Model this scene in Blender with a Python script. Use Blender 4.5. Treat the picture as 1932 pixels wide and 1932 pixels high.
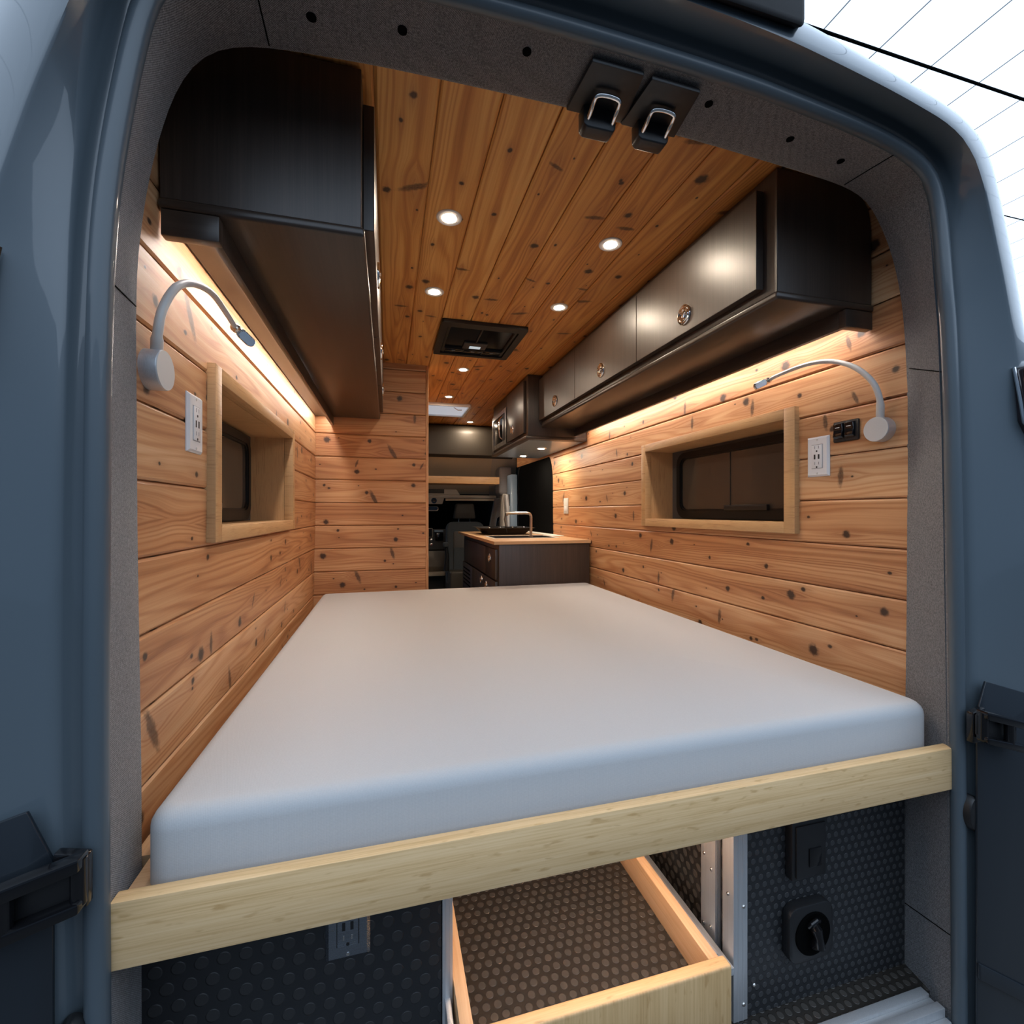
import bpy, bmesh, math, random
from math import sin, cos, pi, atan2, sqrt, radians
from mathutils import Vector, Matrix
random.seed(4)
S = bpy.context.scene
COL = S.collection
for o in list(bpy.data.objects):
    bpy.data.objects.remove(o, do_unlink=True)
H = 1.07            # lens height above the van floor; all z below are given from the lens height

# ------------------------------------------------------------------ camera, world, light, exposure
cam = bpy.data.cameras.new('camera'); cam.sensor_width = 36; cam.lens = 871.0/1932*36
cam.clip_start = .02; cam.clip_end = 200
co = bpy.data.objects.new('camera', cam); COL.objects.link(co)
co.location = (0, 0, H); co.rotation_euler = (pi/2, 0, -math.atan(234/871.0))
S.camera = co
w = bpy.data.worlds.new('studio_dusk'); S.world = w; w.use_nodes = True
w.node_tree.nodes['Background'].inputs[0].default_value = (.42, .62, .95, 1)
w.node_tree.nodes['Background'].inputs[1].default_value = .22
S.view_settings.view_transform = 'Standard'; S.view_settings.look = 'None'
S.view_settings.gamma = 1; S.view_settings.use_curve_mapping = False
S.view_settings.exposure = 0.0
STUDIO = (.65, .80, 1.0); STUDIO_E = 2.0        # luminous studio ceiling
LED = (1.0, .90, .83); LED_E = 56.0             # warm strips under the overhead cabinets
SPOT = (1.0, .83, .64); SPOT_E = 600.0           # recessed ceiling lights

# ------------------------------------------------------------------ node helpers
class NT:
    def __init__(s, name):
        s.m = bpy.data.materials.new(name); s.m.use_nodes = True
        s.t = s.m.node_tree; s.n = s.t.nodes; s.l = s.t.links
        s.b = s.n['Principled BSDF']
    def put(s, sock, v):
        if isinstance(v, bpy.types.NodeSocket): s.l.new(v, sock)
        elif v is not None: sock.default_value = v
    def M(s, op, a, b=None, c=None):
        n = s.n.new('ShaderNodeMath'); n.operation = op
        s.put(n.inputs[0], a); s.put(n.inputs[1], b); s.put(n.inputs[2], c)
        return n.outputs[0]
    def xyz(s, a, b, c=0.0):
        n = s.n.new('ShaderNodeCombineXYZ')
        s.put(n.inputs[0], a); s.put(n.inputs[1], b); s.put(n.inputs[2], c); return n.outputs[0]
    def sep(s, v):
        n = s.n.new('ShaderNodeSeparateXYZ'); s.l.new(v, n.inputs[0]); return n.outputs
    def noise(s, v, scale=1.0, detail=2.0, rough=.5):
        n = s.n.new('ShaderNodeTexNoise'); s.l.new(v, n.inputs['Vector'])
        n.inputs['Scale'].default_value = scale; n.inputs['Detail'].default_value = detail
        n.inputs['Roughness'].default_value = rough; return n.outputs['Fac']
    def white(s, v):
        n = s.n.new('ShaderNodeTexWhiteNoise'); n.noise_dimensions = '3D'; s.l.new(v, n.inputs['Vector'])
        return n.outputs['Value'], s.sep(n.outputs['Color'])
    def smooth(s, x, a, b):
        n = s.n.new('ShaderNodeMapRange'); n.interpolation_type = 'SMOOTHSTEP'
        s.put(n.inputs[0], x); n.inputs[1].default_value = a; n.inputs[2].default_value = b; return n.outputs[0]
    def mix(s, f, a, b, mode='MIX'):
        n = s.n.new('ShaderNodeMix'); n.data_type = 'RGBA'; n.blend_type = mode
        s.put(n.inputs[0], f); s.put(n.inputs[6], a); s.put(n.inputs[7], b); return n.outputs[2]
    def ramp(s, f, stops):
        n = s.n.new('ShaderNodeValToRGB'); s.put(n.inputs[0], f)
        e = n.color_ramp.elements
        while len(e) < len(stops): e.new(.5)
        for k, (p, c) in enumerate(stops): e[k].position = p; e[k].color = (*c, 1)
        return n.outputs[0]
    def uv(s):
        n = s.n.new('ShaderNodeUVMap'); return n.outputs[0]
    def pos(s):
        n = s.n.new('ShaderNodeTexCoord'); return n.outputs['Object']
    def bump(s, h, strength=.3, dist=.002):
        n = s.n.new('ShaderNodeBump'); n.inputs['Strength'].default_value = strength
        n.inputs['Distance'].default_value = dist; s.l.new(h, n.inputs['Height'])
        s.l.new(n.outputs[0], s.b.inputs['Normal'])
    def base(s, c): s.put(s.b.inputs['Base Color'], c)
    def rough(s, r): s.put(s.b.inputs['Roughness'], r)

def plain(name, c, rough=.5, metal=0.0, coat=0.0, spec=None, vary=.06):
    t = NT(name); t.base((*c, 1)); t.rough(rough); t.b.inputs['Metallic'].default_value = metal
    t.b.inputs['Coat Weight'].default_value = coat; t.b.inputs['Coat Roughness'].default_value = .03
    if spec is not None: t.b.inputs['Specular IOR Level'].default_value = spec
    nz = t.noise(t.pos(), 60, 3); t.put(t.b.inputs['Roughness'], t.M('ADD', t.M('MULTIPLY', nz, vary), rough-vary/2))
    return t.m

def emit(name, c, e):
    t = NT(name); t.base((*c, 1)); t.b.inputs['Emission Color'].default_value = (*c, 1)
    t.b.inputs['Emission Strength'].default_value = e; return t.m

def cedar(name, W, off, seed, gain=1.0, tint=(1, 1, 1)):
    t = NT(name); u, v, _ = t.sep(t.uv())
    q = t.M('DIVIDE', t.M('SUBTRACT', v, off), W); pid = t.M('FLOOR', q)
    lv = t.M('MULTIPLY', t.M('SUBTRACT', t.M('SUBTRACT', q, pid), .5), W)
    val, (r1, r2, r3) = t.white(t.xyz(pid, seed, .37))
    us = t.M('ADD', u, t.M('MULTIPLY', r1, 7.31))
    g = lv; dark = None; red = None
    for L, sd, prob, r0, rs, ax, ay in ((.27, 1.7, .66, .0065, .0095, .95, .95), (.15, 5.1, .45, .0026, .0045, .8, 1.1), (.34, 9.3, .50, .012, .016, 2.1, .62)):
        ci = t.M('FLOOR', t.M('DIVIDE', us, L))
        ev, (k1, k2, k3) = t.white(t.xyz(ci, pid, sd+seed))
        du = t.M('SUBTRACT', us, t.M('MULTIPLY', t.M('ADD', ci, t.M('ADD', .28, t.M('MULTIPLY', k1, .44))), L))
        dv = t.M('SUBTRACT', lv, t.M('MULTIPLY', t.M('SUBTRACT', k2, .5), W*.72))
        if ax > 2: du = t.M('ADD', du, t.M('MULTIPLY', dv, t.M('MULTIPLY', t.M('SUBTRACT', k3, .5), 1.2)))
        r = t.M('ADD', r0, t.M('MULTIPLY', t.M('MULTIPLY', k3, k3), rs))
        wob = t.M('MULTIPLY', t.M('SUBTRACT', t.noise(t.xyz(us, lv, pid), 90, 2), .5), .9)
        d = t.M('ADD', t.M('DIVIDE', t.M('SQRT', t.M('ADD', t.M('POWER', t.M('MULTIPLY', du, ax), 2), t.M('POWER', t.M('MULTIPLY', dv, ay), 2))), r), wob)
        ex = t.M('LESS_THAN', ev, prob)
        mk = t.M('MULTIPLY', t.M('SUBTRACT', 1, t.smooth(d, .55, 1.35)), ex)
        # streaky reddish halo along the grain
        d2 = t.M('DIVIDE', t.M('SQRT', t.M('ADD', t.M('POWER', t.M('MULTIPLY', du, .35), 2), t.M('POWER', dv, 2))), r)
        fr = t.M('SUBTRACT', t.M('DIVIDE', us, L), ci); ed = t.smooth(t.M('MINIMUM', fr, t.M('SUBTRACT', 1, fr)), 0, .27)
        ha = t.M('MULTIPLY', t.M('MULTIPLY', t.M('POWER', 2.718, t.M('MULTIPLY', d2, -.75)), ex), ed)
        if ax > 2:
            mk = t.M('MULTIPLY', mk, t.M('ADD', .35, t.M('MULTIPLY', t.noise(t.xyz(t.M('MULTIPLY', us, 4), lv, pid), 120, 3), .85)))
        push = t.M('MULTIPLY', t.M('MULTIPLY', t.M('SIGN', dv), r), t.M('MULTIPLY', ha, 1.5))
        g = t.M('SUBTRACT', g, push)
        dark = mk if dark is None else t.M('MAXIMUM', dark, mk)
        red = ha if red is None else t.M('MAXIMUM', red, ha)
    g = t.M('ADD', g, t.M('MULTIPLY', t.M('SUBTRACT', t.noise(t.xyz(t.M('MULTIPLY', us, 1.6), t.M('MULTIPLY', lv, 6), r2), 1, 2), .5), .05))
    fine = t.noise(t.xyz(t.M('MULTIPLY', us, 3.0), t.M('MULTIPLY', g, 260), t.M('MULTIPLY', r1, 40)), 1, 3, .6)
    rn = t.noise(t.xyz(t.M('MULTIPLY', us, .55), t.M('MULTIPLY', g, 11), t.M('MULTIPLY', r2, 60)), 1, 1)
    ring = t.M('ADD', .5, t.M('MULTIPLY', t.M('SINE', t.M('ADD', t.M('MULTIPLY', rn, 85), t.M('MULTIPLY', g, 190))), .5))
    ring = t.M('POWER', ring, 2.2)
    broad = t.noise(t.xyz(t.M('MULTIPLY', us, .8), t.M('MULTIPLY', g, 26), t.M('MULTIPLY', r3, 60)), 1, 2)
    f = t.M('ADD', t.M('ADD', t.M('MULTIPLY', fine, .34), t.M('MULTIPLY', ring, .20)), t.M('MULTIPLY', broad, .64))
    f = t.M('ADD', f, t.M('MULTIPLY', t.M('SUBTRACT', r3, .5), .22))
    A, B, C, D = [tuple(x*gain*k for x, k in zip(c, tint)) for c in ((.70, .425, .225), (.585, .300, .135), (.46, .200, .080), (.25, .088, .033))]
    c = t.ramp(f, ((.28, A), (.50, B), (.70, C), (.98, D)))
    c = t.mix(t.M('MULTIPLY', red, .55), c, (.26*gain, .09*gain, .035*gain, 1))
    c = t.mix(t.M('MULTIPLY', dark, .94), c, (.034, .018, .011, 1))
    t.base(c); t.rough(t.M('ADD', .40, t.M('MULTIPLY', fine, .14)))
    t.bump(t.M('SUBTRACT', fine, t.M('MULTIPLY', dark, .5)), .18, .001)
    return t.m

def grainwood(name, c0, c1, c2, su, sv, rough, nodes=False, coat=0.0, spec=.5):
    t = NT(name); u, v, _ = t.sep(t.uv())
    a = t.noise(t.xyz(t.M('MULTIPLY', u, su), t.M('MULTIPLY', v, sv)), 1, 4, .6)
    b = t.noise(t.xyz(t.M('MULTIPLY', u, su*.25), t.M('MULTIPLY', v, sv*.2), 3.3), 1, 2)
    f = t.M('ADD', t.M('MULTIPLY', a, .6), t.M('MULTIPLY', b, .4))
    c = t.ramp(f, ((.34, c0), (.5, c1), (.66, c2)))
    if nodes:
        k = t.noise(t.xyz(t.M('MULTIPLY', u, 26), t.M('MULTIPLY', v, 95), 8.1), 1, 2)
        c = t.mix(t.M('MULTIPLY', t.smooth(k, .60, .75), .55), c, (c2[0]*.75, c2[1]*.66, c2[2]*.5, 1))
    t.base(c); t.rough(t.M('ADD', rough-.04, t.M('MULTIPLY', a, .08)))
    t.b.inputs['Coat Weight'].default_value = coat; t.b.inputs['Specular IOR Level'].default_value = spec
    t.bump(a, .12, .0006); return t.m

def fabric(name, c, pitch=.0016):
    t = NT(name); p = t.sep(t.pos())
    k = 2*pi/pitch
    s1 = t.M('SINE', t.M('MULTIPLY', t.M('ADD', p[0], t.M('ADD', p[1], p[2])), k*.6))
    s2 = t.M('SINE', t.M('MULTIPLY', t.M('SUBTRACT', p[2], t.M('ADD', p[0], p[1])), k*.6))
    wv = t.M('MULTIPLY', t.M('ADD', s1, s2), .25)
    nz = t.noise(t.pos(), 900, 2)
    n2 = t.noise(t.pos(), 300, 3)
    f = t.M('ADD', t.M('MULTIPLY', wv, .5), t.M('ADD', t.M('MULTIPLY', nz, .7), t.M('MULTIPLY', n2, .5)))
    t.base(t.ramp(f, ((.38, tuple(x*.35 for x in c)), (.60, c), (.86, tuple(min(1, x*2.3) for x in c)))))
    t.rough(.95); t.b.inputs['Sheen Weight'].default_value = .15
    t.b.inputs['Specular IOR Level'].default_value = .15
    t.bump(f, .5, .0008); return t.m

def coins(name, pitch, radius, c, rough=.38, ctop=None):
    """studded rubber: round studs in staggered rows, uv in metres"""
    t = NT(name); u, v, _ = t.sep(t.uv())
    row = t.M('FLOOR', t.M('DIVIDE', v, pitch*.92))
    sh = t.M('MULTIPLY', t.M('MODULO', t.M('ABSOLUTE', row), 2), .5)
    uu = t.M('ADD', t.M('DIVIDE', u, pitch), sh)
    fu = t.M('MULTIPLY', t.M('SUBTRACT', t.M('FRACT', uu), .5), pitch)
    fv = t.M('MULTIPLY', t.M('SUBTRACT', t.M('FRACT', t.M('DIVIDE', v, pitch*.92)), .5), pitch*.92)
    d = t.M('SQRT', t.M('ADD', t.M('MULTIPLY', fu, fu), t.M('MULTIPLY', fv, fv)))
    h = t.M('SUBTRACT', 1, t.smooth(d, radius*.86, radius*1.06))
    t.base(t.mix(h, (*c, 1), (*(ctop or tuple(x*1.5 for x in c)), 1)))
    n = t.noise(t.pos(), 40, 3)
    t.rough(t.M('ADD', t.M('ADD', rough, t.M('MULTIPLY', h, .08)), t.M('MULTIPLY', n, .10)))
    t.bump(h, .75, .0016); return t.m

def cloth(name, c):
    t = NT(name); p = t.sep(t.pos())
    a = t.M('SINE', t.M('MULTIPLY', t.M('ADD', p[0], t.M('MULTIPLY', p[1], .3)), 2*pi/.0022))
    b = t.M('SINE', t.M('MULTIPLY', t.M('ADD', p[2], p[1]), 2*pi/.0022))
    n = t.noise(t.pos(), 500, 3)
    f = t.M('ADD', t.M('MULTIPLY', t.M('ADD', a, b), .12), n)
    t.base(t.ramp(f, ((.2, tuple(x*.93 for x in c)), (.8, c)))); t.rough(.9)
    t.b.inputs['Sheen Weight'].default_value = .1; t.b.inputs['Specular IOR Level'].default_value = .2
    t.bump(f, .25, .0006); return t.m

def brushed(name, c, rough=.32, axis=2, metal=1.0):
    t = NT(name); p = t.sep(t.pos())
    sc = [900, 900, 900]; sc[axis] = 6
    n = t.noise(t.xyz(t.M('MULTIPLY', p[0], sc[0]), t.M('MULTIPLY', p[1], sc[1]), t.M('MULTIPLY', p[2], sc[2])), 1, 2)
    t.base(t.ramp(n, ((.3, tuple(x*.85 for x in c)), (.7, c)))); t.b.inputs['Metallic'].default_value = metal
    t.rough(t.M('ADD', rough-.08, t.M('MULTIPLY', n, .16))); return t.m

M = {}
M['cedar_l'] = cedar('cedar_left', .1245, .0505, 2.0)
M['cedar_r'] = cedar('cedar_right', .1240, .0340, 11.0)
M['cedar_f'] = cedar('cedar_partition', .1245, .0505, 23.0)
M['cedar_c'] = cedar('cedar_ceiling', .1250, -.026, 37.0, 1.18, (1.0, .90, .52))  # warm bounce off the wood is put into the ceiling's tint
M['cedar_t'] = cedar('cedar_strip', .5, .2, 41.0)
M['espresso'] = grainwood('espresso_laminate', (.036, .024, .018), (.047, .032, .024), (.064, .044, .033), 6, 330, .385, spec=.62)
M['espresso_f'] = grainwood('espresso_trim', (.036, .025, .019), (.044, .031, .024), (.052, .037, .028), 4, 200, .32)
M['oak'] = grainwood('oak', (.50, .285, .125), (.56, .335, .155), (.40, .215, .090), 14, 260, .45)
M['oak_c'] = grainwood('oak_counter', (.56, .33, .17), (.60, .37, .19), (.47, .27, .13), 10, 220, .42)
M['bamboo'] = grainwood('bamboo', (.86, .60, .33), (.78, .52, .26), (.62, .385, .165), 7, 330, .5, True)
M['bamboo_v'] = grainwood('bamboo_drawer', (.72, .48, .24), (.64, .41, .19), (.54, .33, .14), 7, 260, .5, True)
M['birch'] = grainwood('birch_ply', (.66, .42, .24), (.62, .38, .20), (.54, .31, .15), 9, 240, .5)
M['fabric'] = fabric('grey_tweed', (.136, .133, .134))
M['coin_big'] = coins('studded_rubber_black', .031, .0100, (.012, .013, .015), .42, (.022, .022, .023))
M['coin_small'] = coins('studded_rubber_fine', .0195, .0065, (.016, .017, .019), .40, (.040, .041, .043))
M['coin_side'] = coins('studded_rubber_side', .026, .0090, (.026, .022, .019), .34, (.08, .07, .06))
M['coin_floor'] = coins('studded_rubber_floor', .0215, .0076, (.028, .024, .020), .30, (.060, .053, .046))
M['sheet'] = cloth('white_mattress_cloth', (.53, .53, .53))
M['paint'] = plain('slate_blue_paint', (.100, .128, .150), .28, 0, .6, vary=.004)
M['paint_dark'] = plain('dark_panel_paint', (.012, .016, .021), .34, 0, .3, vary=.004)
M['seal'] = plain('rubber_seal_slate', (.075, .097, .115), .42, 0, .25)
M['black'] = plain('black_plastic', (.012, .012, .013), .42)
M['blackgloss'] = plain('black_gloss', (.006, .006, .007), .12)
M['blackmatte'] = plain('black_matte', (.0015, .0015, .0015), .9, spec=.05)
M['glass'] = plain('tinted_glass', (.062, .052, .042), .10)
M['gasket'] = plain('window_gasket', (.006, .006, .006), .45, spec=.3)
M['housing'] = plain('housing_black', (.005, .005, .006), .6, spec=.18)
M['spot_u'] = emit('under_cabinet_lens', SPOT, SPOT_E*1.6)
M['skin_in'] = plain('window_surround_grey', (.075, .072, .070), .6)
M['vent_glow'] = emit('skylight_dome_glow', (.62, .68, .78), .55)  # outside light through the dome, put in as its own glow
M['glass_d'] = plain('dark_glass', (.0015, .004, .006), .25, spec=.12)
M['white'] = plain('white_plastic', (.80, .80, .80), .35)
M['white_s'] = plain('white_soft_plastic', (.66, .64, .60), .5)
M['lampwhite'] = plain('lamp_satin', (.62, .60, .57), .42)
M['silver'] = brushed('silver_metal', (.66, .68, .71), .36, metal=.6)
M['alu'] = brushed('aluminium', (.60, .61, .62), .42, metal=.55)
M['steel'] = brushed('stainless_plate', (.34, .38, .44), .28, 0)
M['steel_l'] = brushed('stainless_light', (.72, .70, .67), .26)
M['bezel'] = brushed('brushed_bezel', (.80, .80, .80), .35, metal=.35)
M['chrome'] = plain('chrome', (.85, .84, .82), .10, 1.0)
M['nickel'] = brushed('satin_nickel', (.60, .56, .50), .26)
M['screen'] = plain('blue_icon_and_lens_reflection', (.20, .30, .42), .25)  # the studio ceiling's blue reflection is put into the lens colour
M['taupe'] = plain('taupe_trim', (.068, .056, .042), .5)
M['beige'] = plain('beige_headliner', (.80, .68, .52), .8)
M['greytrim'] = plain('grey_cab_trim', (.66, .60, .53), .6)
M['greypad'] = plain('grey_cab_pad', (.30, .29, .30), .7)
M['seatcloth'] = fabric('seat_cloth', (.075, .088, .100))
M['dash'] = plain('dark_dash', (.060, .056, .052), .55)
M['dash_l'] = plain('dash_panel', (.30, .255, .20), .6)
M['blue_paint_reflection'] = plain('blue_grey_jamb_and_reflection', (.30, .42, .56), .35, 0, .5)
M['studio'] = None
M['led'] = emit('led_strip', LED, LED_E)
M['led_bed'] = emit('led_strip_under_bed', (1.0, .76, .58), 100.0)
M['spot'] = emit('downlight_lens', SPOT, SPOT_E)
M['lcd'] = emit('lcd', (.62, .78, .85), .55)
M['ground'] = plain('studio_floor', (.05, .047, .044), .5)
M['red'] = plain('red_marking', (.5, .03, .02), .4)
M['taillamp'] = plain('tail_lamp_lens', (.02, .012, .014), .08, 0, 1.0)
M['amber'] = plain('tail_lamp_amber', (.35, .10, .05), .2)

# ------------------------------------------------------------------ mesh helpers
class MB:
    def __init__(s): s.v = []; s.f = []
    def add(s, vs, fs):
        k = len(s.v); s.v += [tuple(p) for p in vs]; s.f += [tuple(i+k for i in f) for f in fs]; return s
    def bm(s, b):
        b.verts.ensure_lookup_table(); b.verts.index_update()
        s.add([v.co for v in b.verts], [[v.index for v in f.verts] for f in b.faces]); b.free(); return s
    def box(s, x0, x1, y0, y1, z0, z1, bev=0.0, seg=2):
        b = bmesh.new(); bmesh.ops.create_cube(b, size=1)
        for v in b.verts:
            v.co = ((x0+x1)/2+v.co.x*(x1-x0), (y0+y1)/2+v.co.y*(y1-y0), (z0+z1)/2+v.co.z*(z1-z0))
        if bev > 0:
            bmesh.ops.bevel(b, geom=b.edges[:], offset=bev, segments=seg, profile=.5, affect='EDGES')
        return s.bm(b)
    def prism(s, poly, d, bev=0.0, seg=2):
        """poly: 3d points, d: extrude vector"""
        b = bmesh.new(); d = Vector(d)
        f = b.faces.new([b.verts.new(p) for p in poly])
        r = bmesh.ops.extrude_face_region(b, geom=[f])
        bmesh.ops.translate(b, vec=d, verts=[e for e in r['geom'] if isinstance(e, bmesh.types.BMVert)])
        bmesh.ops.recalc_face_normals(b, faces=b.faces[:])
        if bev > 0:
            bmesh.ops.bevel(b, geom=b.edges[:], offset=bev, segments=seg, profile=.5, affect='EDGES')
        return s.bm(b)
    def ring(s, outer, inner, d):
        """frame between two matching polygons, extruded along d"""
        n = len(outer); d = Vector(d); o2 = [Vector(p)+d for p in outer]; i2 = [Vector(p)+d for p in inner]
        vs = [Vector(p) for p in outer]+[Vector(p) for p in inner]+o2+i2; fs = []
        for k in range(n):
            j = (k+1) % n
            fs += [(k, j, n+j, n+k), (2*n+j, 2*n+k, 3*n+k, 3*n+j), (j, k, 2*n+k, 2*n+j), (n+k, n+j, 3*n+j, 3*n+k)]
        b = bmesh.new(); bv = [b.verts.new(p) for p in vs]
        for f in fs: b.faces.new([bv[i] for i in f])
        bmesh.ops.recalc_face_normals(b, faces=b.faces[:]); return s.bm(b)
    def tube(s, pts, r, seg=12, closed=False, caps=True, flat=1.0):
        pts = [Vector(p) for p in pts]; n = len(pts); rs = r if isinstance(r, (list, tuple)) else [r]*n
        T = []
        for i in range(n):
            a = pts[(i-1) % n] if (closed or i > 0) else pts[i]; c = pts[(i+1) % n] if (closed or i < n-1) else pts[i]
            T.append((c-a).normalized())
        up = Vector((0, 0, 1)) if abs(T[0].z) < .9 else Vector((0, 1, 0))
        nrm = (up-T[0]*up.dot(T[0])).normalized(); vs = []; fs = []
        for i in range(n):
            if i: nrm = (nrm-T[i]*nrm.dot(T[i])).normalized()
            bi = T[i].cross(nrm)
            for k in range(seg):
                a = 2*pi*k/seg; vs.append(pts[i]+(nrm*cos(a)+bi*sin(a)*flat)*rs[i])
        for i in range(n if closed else n-1):
            j = (i+1) % n
            for k in range(seg):
                m = (k+1) % seg; fs.append((i*seg+k, i*seg+m, j*seg+m, j*seg+k))
        if caps and not closed: fs += [tuple(range(seg))[::-1], tuple((n-1)*seg+k for k in range(seg))]
        return s.add(vs, fs)
    def lathe(s, c, axis, prof, seg=32, sx=1.0, sy=1.0):
        """prof: (radius, height along axis)"""
        ax = Vector(axis).normalized(); up = Vector((0, 0, 1)) if abs(ax.z) < .9 else Vector((1, 0, 0))
        e1 = ax.cross(up).normalized(); e2 = ax.cross(e1); c = Vector(c); vs = []; fs = []
        for r, h in prof:
            for k in range(seg):
                a = 2*pi*k/seg; vs.append(c+ax*h+e1*(r*cos(a)*sx)+e2*(r*sin(a)*sy))
        for i in range(len(prof)-1):
            for k in range(seg):
                m = (k+1) % seg; fs.append((i*seg+k, (i+1)*seg+k, (i+1)*seg+m, i*seg+m))
        fs += [tuple(range(seg)), tuple((len(prof)-1)*seg+k for k in range(seg))[::-1]]
        return s.add(vs, fs)
    def loft(s, rows, closed=False):
        n = len(rows[0]); vs = [p for r in rows for p in r]; fs = []
        for i in range(len(rows)-1):
            for k in range(n if closed else n-1):
                m = (k+1) % n; fs.append((i*n+k, i*n+m, (i+1)*n+m, (i+1)*n+k))
        return s.add(vs, fs)

def obj(name, mb, mat, parent=None, grain='y', smooth=True, ang=38):
    me = bpy.data.meshes.new(name)
    vs = [(x, y, z+H) for x, y, z in mb.v]
    if parent is not None: org = Vector(ORG[parent.name])
    else:
        xs, ys, zs = zip(*vs); org = Vector(((min(xs)+max(xs))/2, (min(ys)+max(ys))/2, min(zs)))
    me.from_pydata([tuple(Vector(p)-org) for p in vs], [], mb.f); me.update()
    b = bmesh.new(); b.from_mesh(me); bmesh.ops.recalc_face_normals(b, faces=b.faces[:]); b.to_mesh(me); b.free()
    uvl = me.uv_layers.new(name='UVMap'); gi = 'xyz'.index(grain)
    for p in me.polygons:
        n = p.normal; k = max(range(3), key=lambda i: abs(n[i])); ax = [i for i in range(3) if i != k]
        if gi in ax: ua = gi; va = [i for i in ax if i != gi][0]
        else: ua, va = ax
        for li in p.loop_indices:
            c = Vector(me.vertices[me.loops[li].vertex_index].co)+org; c.z -= H
            uvl.data[li].uv = (c[ua], c[va])
    if smooth:
        me.polygons.foreach_set('use_smooth', [True]*len(me.polygons)); me.set_sharp_from_angle(angle=radians(ang))
    me.materials.append(mat)
    o = bpy.data.objects.new(name, me); COL.objects.link(o)
    if parent is not None:
        pw = Vector(ORG[parent.name]); o.parent = parent
        o.location = org-pw; ORG[o.name] = org
    else:
        o.location = org; ORG[o.name] = org
    return o
ORG = {}
def thing(name, label, cat, loc, group=None):
    o = bpy.data.objects.new(name, None); COL.objects.link(o); o.empty_display_size = .05
    o.location = (loc[0], loc[1], loc[2]+H); ORG[o.name] = Vector(o.location)
    o['label'] = label; o['category'] = cat
    if group: o['group'] = group
    return o
def tag(o, label, cat, group=None):
    o['label'] = label; o['category'] = cat
    if group: o['group'] = group
    return o
def struct(o): o['kind'] = 'structure'; return o
def copy_tree(o, parent=None):
    c = o.copy(); COL.objects.link(c)
    if parent is not None: c.parent = parent
    for ch in list(o.children): copy_tree(ch, c)
    return c

# ------------------------------------------------------------------ van cross-section curves
CX, CZ = .41, -.2
def interp(tab, a):
    if a <= tab[0][0]: return tab[0][1]
    for (a0, r0), (a1, r1) in zip(tab, tab[1:]):
        if a <= a1: return r0+(r1-r0)*(a-a0)/(a1-a0)
    return tab[-1][1]
NA = 241; A0, A1 = radians(-58), radians(238)
ANG = [A0+(A1-A0)*k/(NA-1) for k in range(NA)]
def polar(pts, sm=2):
    tab = []
    for x, z in pts:
        a = atan2(z-CZ, x-CX)
        if a < -pi/2-.2: a += 2*pi
        if a < A0-.4: a += 2*pi
        tab.append((a, sqrt((x-CX)**2+(z-CZ)**2)))
    tab.sort()
    # interpolate in cartesian between neighbours so straight sides stay straight
    P = [(CX+r*cos(a), CZ+r*sin(a)) for a, r in tab]; out = []
    for a in ANG:
        dx, dz = cos(a), sin(a); best = None
        for (x0, z0), (x1, z1) in zip(P, P[1:]):
            ex, ez = x1-x0, z1-z0; den = dx*ez-dz*ex
            if abs(den) < 1e-12: continue
            t = ((x0-CX)*ez-(z0-CZ)*ex)/den; q = ((x0-CX)*dz-(z0-CZ)*dx)/den
            if t > 0 and -1e-6 <= q <= 1+1e-6: best = t; break
        out.append(best if best else interp(tab, a))
    for _ in range(sm):
        out = [out[0]]+[(out[i-1]+2*out[i]+out[i+1])/4 for i in range(1, NA-1)]+[out[-1]]
    return out
OUT = polar([(1.165, -1.5), (1.158, -1.04), (1.151, -.577), (1.146, -.317), (1.134, .185), (1.123, .395), (1.114, .463), (1.104, .575), (1.094, .640), (1.074, .684), (1.03, .711),
             (.952, .732), (.858, .744), (.751, .753), (.636, .762), (.52, .766), (.412, .768), (.311, .769), (.218, .769), (.10, .767), (-.03, .762), (-.13, .753), (-.20, .739),
             (-.255, .713), (-.282, .682), (-.295, .645), (-.305, .594), (-.317, .522), (-.327, .452), (-.334, .383), (-.338, .315), (-.341, .179), (-.342, -.293), (-.342, -.596), (-.342, -1.5)])
INN = polar([(1.18, -1.5), (1.182, -1.072), (1.195, -.435), (1.198, -.275), (1.200, -.057), (1.201, .232), (1.199, .346), (1.189, .463), (1.178, .527), (1.161, .586), (1.14, .636), (1.113, .677),
             (1.092, .707), (1.076, .722), (1.036, .738), (.982, .746), (.917, .75), (.82, .756), (.67, .763), (.558, .767), (.352, .769), (.255, .768), (.025, .763), (-.044, .76),
             (-.142, .753), (-.196, .748), (-.24, .737), (-.256, .729), (-.276, .714), (-.297, .688), (-.322, .63), (-.346, .529), (-.357, .454), (-.365, .373), (-.366, .293), (-.364, -.027), (-.359, -.374), (-.355, -1.5)])
EDGE = polar([(1.34, -1.6), (1.325, -.6), (1.315, -.3), (1.30, .0), (1.285, .15), (1.255, .322), (1.216, .47), (1.175, .60), (1.145, .69), (1.115, .730), (1.072, .757), (.919, .788), (.80, .805), (.683, .820), (.576, .827),
              (.41, .832), (.245, .827), (.137, .820), (.02, .806), (-.10, .788), (-.252, .757), (-.295, .730), (-.325, .69), (-.355, .60), (-.396, .47), (-.435, .322), (-.465, .15), (-.48, 0), (-.495, -.3), (-.505, -.6), (-.52, -1.6)])
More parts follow.
